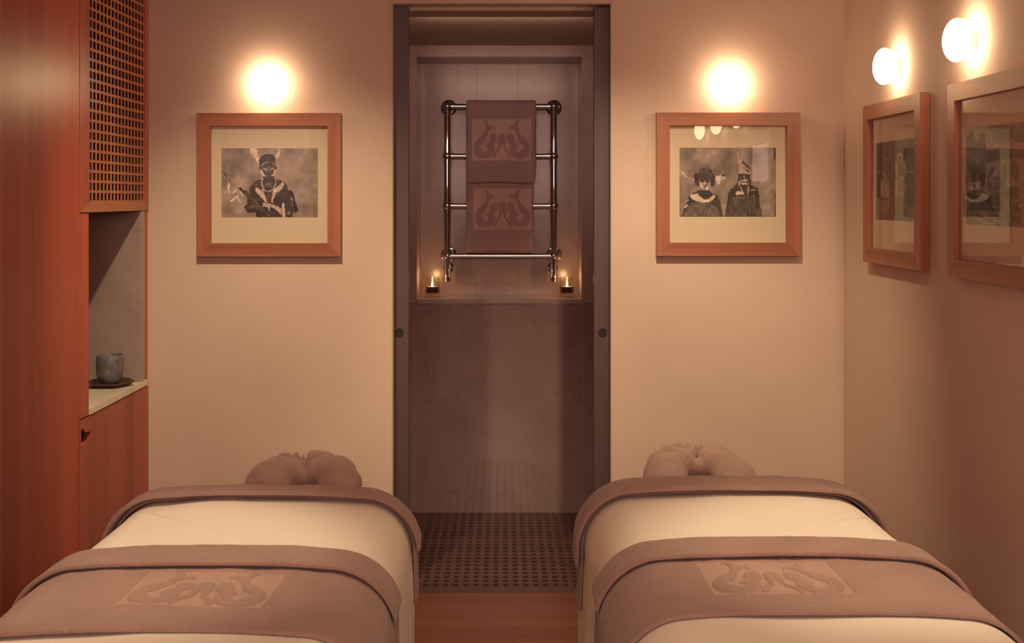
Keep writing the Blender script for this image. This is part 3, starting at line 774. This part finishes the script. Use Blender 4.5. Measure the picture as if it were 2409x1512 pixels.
P3 = [('p', [(145,100),(400,100),(400,1100),(145,1100)], .26), ('s', [(405,150),(405,700)], .36, 16), ('p', [(465,100),(605,100),(605,1100),(465,1100)], .36), ('p', [(605,270),(760,240),(760,1200),(605,1150)], .20), ('s', [(605,270),(760,250)], .45, 8),
      ('s', [(150,545),(300,550)], .42, 14), ('s', [(150,600),(290,600)], .36, 14), ('s', [(150,665),(260,665),(300,760)], .62, 18), ('s', [(600,650),(755,660)], .62, 20), ('s', [(620,480),(720,455)], .5, 10),
      ('f', [(140,1050),(230,1080),(240,1400),(140,1400)], .5), ('f', [(610,1150),(760,1200),(760,1420),(600,1420)], .42),
      ('p', [(285,430),(300,380),(340,380),(352,440),(350,530),(310,560),(285,500)], .24), ('s', [(290,470),(345,470)], .5, 24),
      ('p', [(275,600),(300,570),(370,600),(385,680),(375,800),(300,790),(275,700)], .30), ('s', [(285,690),(320,790),(390,850)], .62, 18),
      ('p', [(215,810),(270,770),(340,840),(360,870),(370,1050),(340,1390),(235,1385),(220,1050)], .52), ('p', [(225,1040),(360,1060),(345,1120),(230,1100)], .26), ('p', [(240,1120),(345,1120),(345,1280),(240,1280)], .38), ('p', [(235,1280),(350,1280),(350,1400),(235,1400)], .22),
      ('s', [(245,880),(240,1000)], .62, 30), ('s', [(340,880),(350,1000)], .6, 22), ('s', [(385,1380),(390,1200),(450,1180)], .35, 12),
      ('p', [(380,800),(460,740),(460,1380),(390,1380)], .22),
      ('p', [(490,420),(510,370),(540,360),(570,390),(575,450),(560,500),(500,500)], .66), ('p', [(512,410),(550,410),(555,480),(520,480)], .36),
      ('p', [(455,520),(500,490),(600,480),(630,560),(630,700),(600,790),(480,760),(455,620)], .52), ('s', [(470,540),(480,700),(520,760)], .7, 20), ('s', [(600,500),(620,650)], .66, 20), ('f', [(500,530),(580,530),(580,720),(510,720)], .36), ('s', [(500,560),(570,560)], .55, 12), ('s', [(500,600),(570,600)], .5, 10),
      ('p', [(460,720),(600,760),(635,820),(610,1400),(470,1400),(455,1010)], .50), ('s', [(480,780),(480,1000)], .68, 34), ('s', [(530,780),(548,1300)], .64, 16), ('s', [(590,880),(590,1020)], .66, 28), ('p', [(470,1040),(600,1040),(600,1400),(470,1400)], .44), ('s', [(560,760),(590,740)], .75, 30),
      ('s', [(450,1320),(455,1390)], .8, 10)]
P4 = [('p', [(200,250),(830,250),(830,640),(200,640)], .60), ('f', [(430,330),(640,330),(660,480),(520,500)], .48), ('p', [(500,400),(560,380),(690,370),(720,440),(660,500),(540,500)], .44), ('f', [(660,340),(830,300),(830,520),(700,520)], .46), ('s', [(440,560),(820,560)], .66, 60), ('s', [(530,525),(640,520)], .36, 10),
      ('p', [(205,450),(240,440),(270,380),(310,500),(330,540),(370,400),(410,450),(415,610),(500,605),(560,590),(830,600),(830,690),(640,700),(500,725),(420,745),(205,760)], .20),
      ('p', [(200,740),(420,745),(500,725),(640,705),(830,695),(830,1460),(200,1460)], .50),
      ('p', [(205,650),(420,650),(410,800),(205,830)], .24),
      ('s', [(290,680),(350,740)], .6, 10), ('p', [(260,830),(300,700),(340,740),(320,900),(300,1090),(275,1090),(265,940)], .16), ('p', [(340,830),(375,730),(410,780),(410,960),(395,1060),(365,1060),(355,940)], .18), ('f', [(310,860),(350,860),(350,940),(310,940)], .42),
      ('p', [(475,800),(500,780),(515,830),(490,860),(500,920),(480,1000),(430,1000),(430,900),(450,850)], .12), ('s', [(478,890),(490,960)], .66, 10),
      ('p', [(510,870),(560,830),(600,840),(625,920),(610,1010),(510,1010)], .24), ('s', [(565,880),(575,900)], .6, 12), ('p', [(590,760),(615,760),(630,850),(630,930),(600,850)], .26),
      ('s', [(685,620),(715,720)], .6, 8), ('p', [(680,740),(700,700),(745,790),(740,900),(700,1000),(690,880),(670,860)], .30), ('s', [(640,980),(700,970)], .66, 18), ('s', [(655,880),(665,940)], .6, 10),
      ('p', [(420,1060),(450,1000),(520,1010),(730,990),(740,1130),(640,1160),(560,1100)], .26),
      ('s', [(300,1095),(420,1080),(540,1050),(700,1000)], .52, 16),
      ('p', [(205,1000),(240,1050),(270,1100),(420,1100),(540,1060),(600,1180),(610,1260),(205,1260),(260,1180),(205,1140)], .13),
      ('f', [(205,1260),(600,1265),(620,1180),(660,1100),(700,1150),(760,1250),(760,1380),(700,1450),(205,1420)], .42), ('p', [(680,1180),(760,1165),(720,1210),(760,1290),(690,1260)], .2), ('p', [(660,1320),(750,1330),(740,1380),(690,1380)], .2)]
for k in range(22):
    y_ = 1275+k*7; x_ = 215+(k*97) % 330
    P4.append(('s', [(x_, y_), (x_+50+(k*31) % 60, y_+18-(k*17) % 36)], .66 if k % 2 else .24, 9))
pr = lambda L, bg, zx, zy, wp, sd: (lambda t: print_mesh(t, PW, PH, L, bg, 264, 190, zx, zy, wp, sd))
make_frame((-.8875, YB-.001, 1.5535), 0, 'square wooden framed photograph of a man in a hat holding a rifle', pr(P1, bg_cloud(3, .57, .09), (160, 1950), (120, 1395), None, 1))
make_frame((.8556, YB-.001, 1.5555), 0, 'square wooden framed photograph of two people side by side in headdresses', pr(P2, bg_cloud(8, .54, .09), (100, 1885), (105, 1380), None, 2))
make_frame((XR-.001, 3.703, 1.5525), -PI/2, 'square wooden framed photograph of two standing people in robes, on right wall', pr(P3, bg_cloud(12, .24, .05), 0, 0, warp3, 3))
make_frame((XR-.001, 2.947, 1.5525), -PI/2, 'square wooden framed photograph of people in a boat, on right wall', pr(P4, bg_cloud(16, .55, .06), 0, 0, warp4, 4))

# ------------------------------------------------------------------ cabinets on the left
XI = -1.74
YN, YN2, YE = 3.600, 3.680, 4.297
t = thing('tall_cabinet', (-1.55, 2.2, 0), 'tall flat fronted cabinet of red brown wood at the left edge', 'cabinet')
L = Vector(t.location)
def part(name, lst, m, parent, bev=0.0):
    l = parent.location
    return boxes(name, [(a-l[0], b-l[0], c-l[1], d-l[1], e-l[2], f-l[2]) for a, b, c, d, e, f in lst], m, parent, bev)
part('body', [(XI, XC-.022, .62, YN-.004, .0, ZC-.003), (XC-.022, XC-.001, YN-.002, YN2, .795, 1.453)], M_cab_big, t)
part('door', [(XC-.020, XC, 2.30, YN-.0035, .05, ZC-.01)], M_cab_big, t, .001)
part('door', [(XC-.020, XC, 1.45, 2.296, .05, ZC-.01)], M_cab_big, t, .001)
part('door', [(XC-.020, XC, .62, 1.446, .05, ZC-.01)], M_cab_big, t, .001)
# upper cabinet with lattice door
t = thing('lattice_cabinet', (-1.55, 3.95, 1.457), 'wall cabinet with pierced lattice door above the stone niche', 'cabinet')
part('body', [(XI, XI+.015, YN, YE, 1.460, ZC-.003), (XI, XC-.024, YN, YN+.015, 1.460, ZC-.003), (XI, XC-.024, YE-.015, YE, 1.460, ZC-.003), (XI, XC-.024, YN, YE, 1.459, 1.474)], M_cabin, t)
def door_frame():
    z0, z1 = 1.457, ZC-.008; y0, y1 = YN+.001, YE-.001; sn, sf, br = .088, .034, .030
    l = t.location; bm = bmesh.new()
    def rail(pts, mi):
        f = [bm.verts.new((XC-l[0], y-l[1], z-l[2])) for y, z in pts]; r = [bm.verts.new((XC-.020-l[0], y-l[1], z-l[2])) for y, z in pts]
        fs = [bm.faces.new(f), bm.faces.new(r[::-1])]
        for k in range(4): fs.append(bm.faces.new((f[k], f[(k+1) % 4], r[(k+1) % 4], r[k])))
        for x in fs: x.material_index = mi
    rail([(y0, z0), (y0, z1), (y0+sn, z1-.09), (y0+sn, z0+br)], 0)
    rail([(y1, z0), (y1, z1), (y1-sf, z1-.09), (y1-sf, z0+br)], 0)
    rail([(y0, z0), (y1, z0), (y1-sf, z0+br), (y0+sn, z0+br)], 1)
    rail([(y0, z1), (y1, z1), (y1-sf, z1-.09), (y0+sn, z1-.09)], 1)
    bmesh.ops.recalc_face_normals(bm, faces=bm.faces)
    return bm_obj('door_frame', bm, [M_cab, M_cab_h], t)
dfr = door_frame()
us = [YN+.089]; pit = (YE-.035-(YN+.089)-.004)/16
for k in range(16):
    c = YN+.089+.002+pit*(k+.5); us += [c-pit*.35, c+pit*.35]
us += [YE-.035]
vs = [1.487]
k = 0
while 1.491+.0335*(k+1) < ZC-.10:
    c = 1.491+.0335*(k+.5); vs += [c-.0122, c+.0122]; k += 1
vs += [ZC-.098]
l = t.location
grid_plate('lattice', us, vs, lambda i, j: i % 2 == 1 and j % 2 == 1, XC-.005-l[0], XC-.0085-l[0], lambda u, v, tt: Vector((tt, u-l[1], v-l[2])), M_lat, t)
# niche lined with stone
t = thing('stone_niche', (-1.55, 3.95, .79), 'open display niche lined in pale speckled stone with stone ledge', 'niche')
part('back_panel', [(XI, XI+.02, YN2-.05, 4.215, .818, 1.455)], M_niche, t)
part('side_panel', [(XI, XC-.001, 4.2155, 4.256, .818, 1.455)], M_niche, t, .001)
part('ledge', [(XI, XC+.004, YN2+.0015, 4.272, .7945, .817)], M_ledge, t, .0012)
part('post', [(XI, XC-.004, 4.2575, YE, .818, 1.455), (XC-.05, XC-.004, 4.2735, YE, .793, .8175)], M_cab, t)
# lower cabinet, door with cut finger pull
t = thing('low_cabinet', (-1.55, 3.95, 0), 'low wooden cabinet under the stone ledge with a shaped finger pull', 'cabinet')
part('body', [(XI, XC-.034, YN, YE, 0, .788)], M_cab, t)
hp = [(60,1180),(72,1168),(88,1168),(102,1178),(112,1200),(124,1216),(138,1208),(152,1204),(168,1196),(182,1202),(186,1230),(176,1280),(164,1312),(144,1328),(124,1340),(114,1362),(104,1382),(84,1390),(66,1388),(60,1370)]
hole = []
for zx, zy in hp:
    px, py = 180+zx/5.6, 800+zy/5.6
    Y = 1.352*F/(CX-px); hole.append((Y, 1.5-(py-CY)*Y/F))
bm = bmesh.new(); l = t.location
outer = [(YN+.002, .03), (YE-.001, .03), (YE-.001, .790), (YN+.002, .790)]
def ring(pts, x): return [bm.verts.new((x-l[0], y-l[1], z-l[2])) for y, z in pts]
for x in (XC, XC-.020):
    es = []
    for pts in (outer, hole):
        r = ring(pts, x)
        for k in range(len(r)): es.append(bm.edges.new((r[k], r[(k+1) % len(r)])))
    bmesh.ops.triangle_fill(bm, use_beauty=True, use_dissolve=False, edges=es)
for pts in (outer, hole):
    a = ring(pts, XC); b = ring(pts, XC-.020)
    for k in range(len(a)): bm.faces.new((a[k], a[(k+1) % len(a)], b[(k+1) % len(a)], b[k]))
bmesh.ops.remove_doubles(bm, verts=bm.verts, dist=1e-6); bmesh.ops.recalc_face_normals(bm, faces=bm.faces)
dr = bm_obj('door', bm, M_cab, t)
bm = bmesh.new(); ys = [p[0] for p in hole]; zs = [p[1] for p in hole]
box(bm, XC-.030-l[0], XC-.0215-l[0], min(ys)-.01-l[1], max(ys)+.01-l[1], min(zs)-.01, max(zs)+.01)
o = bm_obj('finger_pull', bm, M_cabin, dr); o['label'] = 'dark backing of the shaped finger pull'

# cup and tray
t = thing('tray', (-1.437, 4.120, .818), 'dark six sided wooden tray on the stone ledge', 'tray')
bm = bmesh.new()
def hexring(r, z, rot=0): return [bm.verts.new((r*math.cos(rot+k*PI/3)*1.02, r*math.sin(rot+k*PI/3)*1.0, z)) for k in range(6)]
rs = [hexring(.066, 0), hexring(.090, .0165), hexring(.088, .018), hexring(.066, .008)]
for a, b in zip(rs, rs[1:]):
    for k in range(6): bm.faces.new((a[k], a[(k+1) % 6], b[(k+1) % 6], b[k]))
bm.faces.new(rs[0][::-1]); bm.faces.new(rs[-1]); bmesh.ops.recalc_face_normals(bm, faces=bm.faces)
bm_obj('tray_dish', bm, M_tray, t)
t = thing('cup', (-1.437, 4.118, .827), 'grey blue handleless stoneware cup standing on the dark tray', 'cup')
bm = bmesh.new()
lathe(bm, [(0, 0), (.026, 0), (.034, .004), (.042, .016), (.0465, .034), (.0480, .056), (.0475, .082), (.0455, .103), (.0440, .105), (.0428, .103), (.0445, .080), (.0445, .050), (.038, .016), (0, .010)], 64)
o = bm_obj('vessel', bm, M_cup, t, True)
bm = bmesh.new(); lathe(bm, [(0, .078), (.0436, .078), (.0436, .080), (0, .080)], 48)
bm_obj('drink', bm, M_cup_in, t, True)

# ------------------------------------------------------------------ towel rail
YT = 5.585; k_ = F/YT
rx = [(1052-CX)/k_, (1303-CX)/k_]; rz = [1.5-(y-CY)/k_ for y in (250, 367, 484, 602)]; zend = 1.5-(660-CY)/k_
t = thing('heated_towel_rail', (0, YR, 0), 'polished chrome tubular towel rail mounted on the marble recess wall', 'towel rail')
dy = YT-YR
for x in rx:
    bm = bmesh.new(); tube(bm, (x, dy, zend), (x, dy, rz[0]), .0145, 32); smooth_angle(bm_obj('upright', bm, M_chrome, t, True))
    for i, z in enumerate(rz):
        bm = bmesh.new()
        bmesh.ops.create_uvsphere(bm, u_segments=28, v_segments=18, radius=.0215)
        s_ = 1 if x < 0 else -1
        tube(bm, (0, 0, -.032), (0, 0, -.025), .0185); tube(bm, (0, 0, .025), (0, 0, .032) if i else (0, 0, .026), .0185)
        tube(bm, (s_*.024, 0, 0), (s_*.032, 0, 0), .0165)
        smooth_angle(bm_obj('joint', bm, M_chrome, t, True, (x, dy, z)))
        if i in (0, 3):
            bm = bmesh.new(); tube(bm, (0, -.002, 0), (0, dy, 0), .012); lathe(bm, [(0, -.0005), (.040, -.0005), (.040, -.006), (.032, -.010), (.022, -.012), (.018, -.02), (0, -.02)], 40, 'Y')
            smooth_angle(bm_obj('wall_flange', bm, M_chrome, t, True, (x+.004, 0, z)))
    bm = bmesh.new(); tube(bm, (0, -.002, 0), (0, dy+.004, 0), .010); lathe(bm, [(0, -.0005), (.026, -.0005), (.026, -.006), (.020, -.012), (.014, -.014), (0, -.014)], 36, 'Y')
    smooth_angle(bm_obj('pipe_flange', bm, M_chrome, t, True, (x+(.003 if x < 0 else -.003), 0, 1.5-(632-CY)/k_)))
    bm = bmesh.new(); tube(bm, (x, dy, zend-.002), (x, dy, zend+.028), .0168); smooth_angle(bm_obj('valve', bm, M_chrome, t, True))
for z in rz:
    bm = bmesh.new(); tube(bm, (rx[0], dy, z), (rx[1], dy, z), .0125 if z != rz[3] else .0140, 32); smooth_angle(bm_obj('rail', bm, M_chrome, t, True))

def hung_towel(label, x0, x1, zbar, zfront, zback, gap, th, logo, seed):
    """towel folded over a bar: sheet going up behind, over and down in front"""
    wdt = x1-x0; cx = (x0+x1)/2; rr = .0135+.001
    path = []
    for z in np.linspace(zback, zbar-.01, 30): path.append((YT+rr+.002, z))
    for a in np.linspace(0, PI, 18): path.append((YT+(rr+.002)*math.cos(a), zbar+rr*math.sin(a)*1.0))
    n = int((zbar-zfront)/.0022)
    for z in np.linspace(zbar-.004, zfront, n):
        f = min(1, (zbar-z)/.10); f = f*f*(3-2*f)
        path.append((YT-rr-.002-gap*f, z))
    path = np.array(path); d = np.gradient(path, axis=0); d /= np.linalg.norm(d, axis=1)[:, None]
    nor = np.column_stack([d[:, 1], -d[:, 0]])        # outwards
    arc = np.concatenate([[0], np.cumsum(np.hypot(*np.diff(path, axis=0).T))])
    A = fine_axis(0, wdt, .0022, ((0, .008, .001), (wdt-.008, wdt, .001)))
    U, J = np.meshgrid(A, np.arange(len(path)), indexing='ij')
    py, pz = path[J, 0], path[J, 1]; ny, nz = nor[J, 0], nor[J, 1]
    AR = arc[J]; fr = np.clip((AR-arc[48])/.3, 0, 1)
    X = x0+U+fr*(.006*fnoise(AR, AR*0, seed, 6))*(2*U/wdt-1)-fr*.006*(2*U/wdt-1)
    h = th*edge_h(np.minimum(U, wdt-U), th*.8)*edge_h(arc[-1]-AR, th*.8)*edge_h(AR, th*.8)
    h += .0016*fnoise(U, AR, seed+1, 18)*edge_h(np.minimum(U, wdt-U), .02)
    bow = fr*.004*fnoise(U, AR, seed+2, 5)
    wv = np.zeros(U.shape)
    uu = (X-logo[0])/(logo[1]-logo[0]); vv = (logo[3]-pz)/(logo[3]-logo[2])
    front = J > 48
    wv = np.where(front, emblem(uu, vv), 0)
    h -= .0022*np.clip(1-np.abs(wv-.5)/.5, 0, 1)
    pz = pz-fr*.004*np.sin(U/wdt*PI*1.3+seed)*(AR/arc[-1])**3
    top = np.stack([X, py+ny*(h+.001)-bow*0, pz+nz*(h+.001)], -1)
    bot = np.stack([X, py+ny*.0005, pz+nz*.0005], -1)
    o = grid_mesh('hand_towel', top, M_rail_towel, None, bot, wv)
    return tag(o, label, 'towel', 'towels on the chrome rail')
fz = lambda y: 1.5-(y-CY)/478.0
fx = lambda x: (x-CX)/478.0
hung_towel('brown towel with woven emblem hanging from the top bar of chrome rail', fx(1096), fx(1262), rz[0], fz(430), 1.775, .021, .015, (fx(1111), fx(1250), fz(378), fz(282)), 3)
hung_towel('lower brown towel with woven emblem, partly behind the upper one on rail', fx(1096), fx(1256), rz[1], fz(593), 1.36, .003, .012, (fx(1113), fx(1251), fz(541), fz(444)), 9)

# ------------------------------------------------------------------ candles
def make_candle(loc, label):
    t = thing('tealight_holder', loc, label, 'candle', 'tealights on the marble sill')
    bm = bmesh.new()
    lathe(bm, [(0, 0), (.035, 0), (.036, .003), (.036, .096), (.0345, .098), (.033, .096), (.033, .024), (.030, .021), (0, .021)], 48)
    smooth_angle(bm_obj('glass', bm, M_cglass, t, True), 50)
    bm = bmesh.new(); lathe(bm, [(0, .0215), (.031, .0215), (.0322, .030), (.0322, .052), (.0305, .052), (.0300, .046), (0, .046)], 40)
    o = bm_obj('candle_cup', bm, M_cdark, t, True); smooth_angle(o); o['label'] = 'dark round candle cup inside the glass'
    bm = bmesh.new(); lathe(bm, [(0, .0462), (.0298, .0462), (.0298, .049), (.006, .0485), (0, .0485)], 36)
    bm_obj('wax', bm, M_wax, t, True)
    bm = bmesh.new(); lathe(bm, [(0, .050), (.0035, .053), (.0052, .058), (.0045, .065), (.002, .073), (0, .079)], 24)
    bm_obj('flame', bm, M_flame, t, True)
    d = bpy.data.lights.new('flame_light', 'POINT'); d.energy = .42; d.color = (1, .56, .24); d.shadow_soft_size = .006
    lo = bpy.data.objects.new('flame_light', d); C.objects.link(lo); lo.parent = t; lo.location = (0, 0, .088)
make_candle(((1017-CX)*5.50/F, 5.50, RZ0+.0005), 'lit tealight in clear glass at the left end of the marble sill')
make_candle(((1334-CX)*5.50/F, 5.50, RZ0+.0005), 'lit tealight in clear glass at the right end of the marble sill')
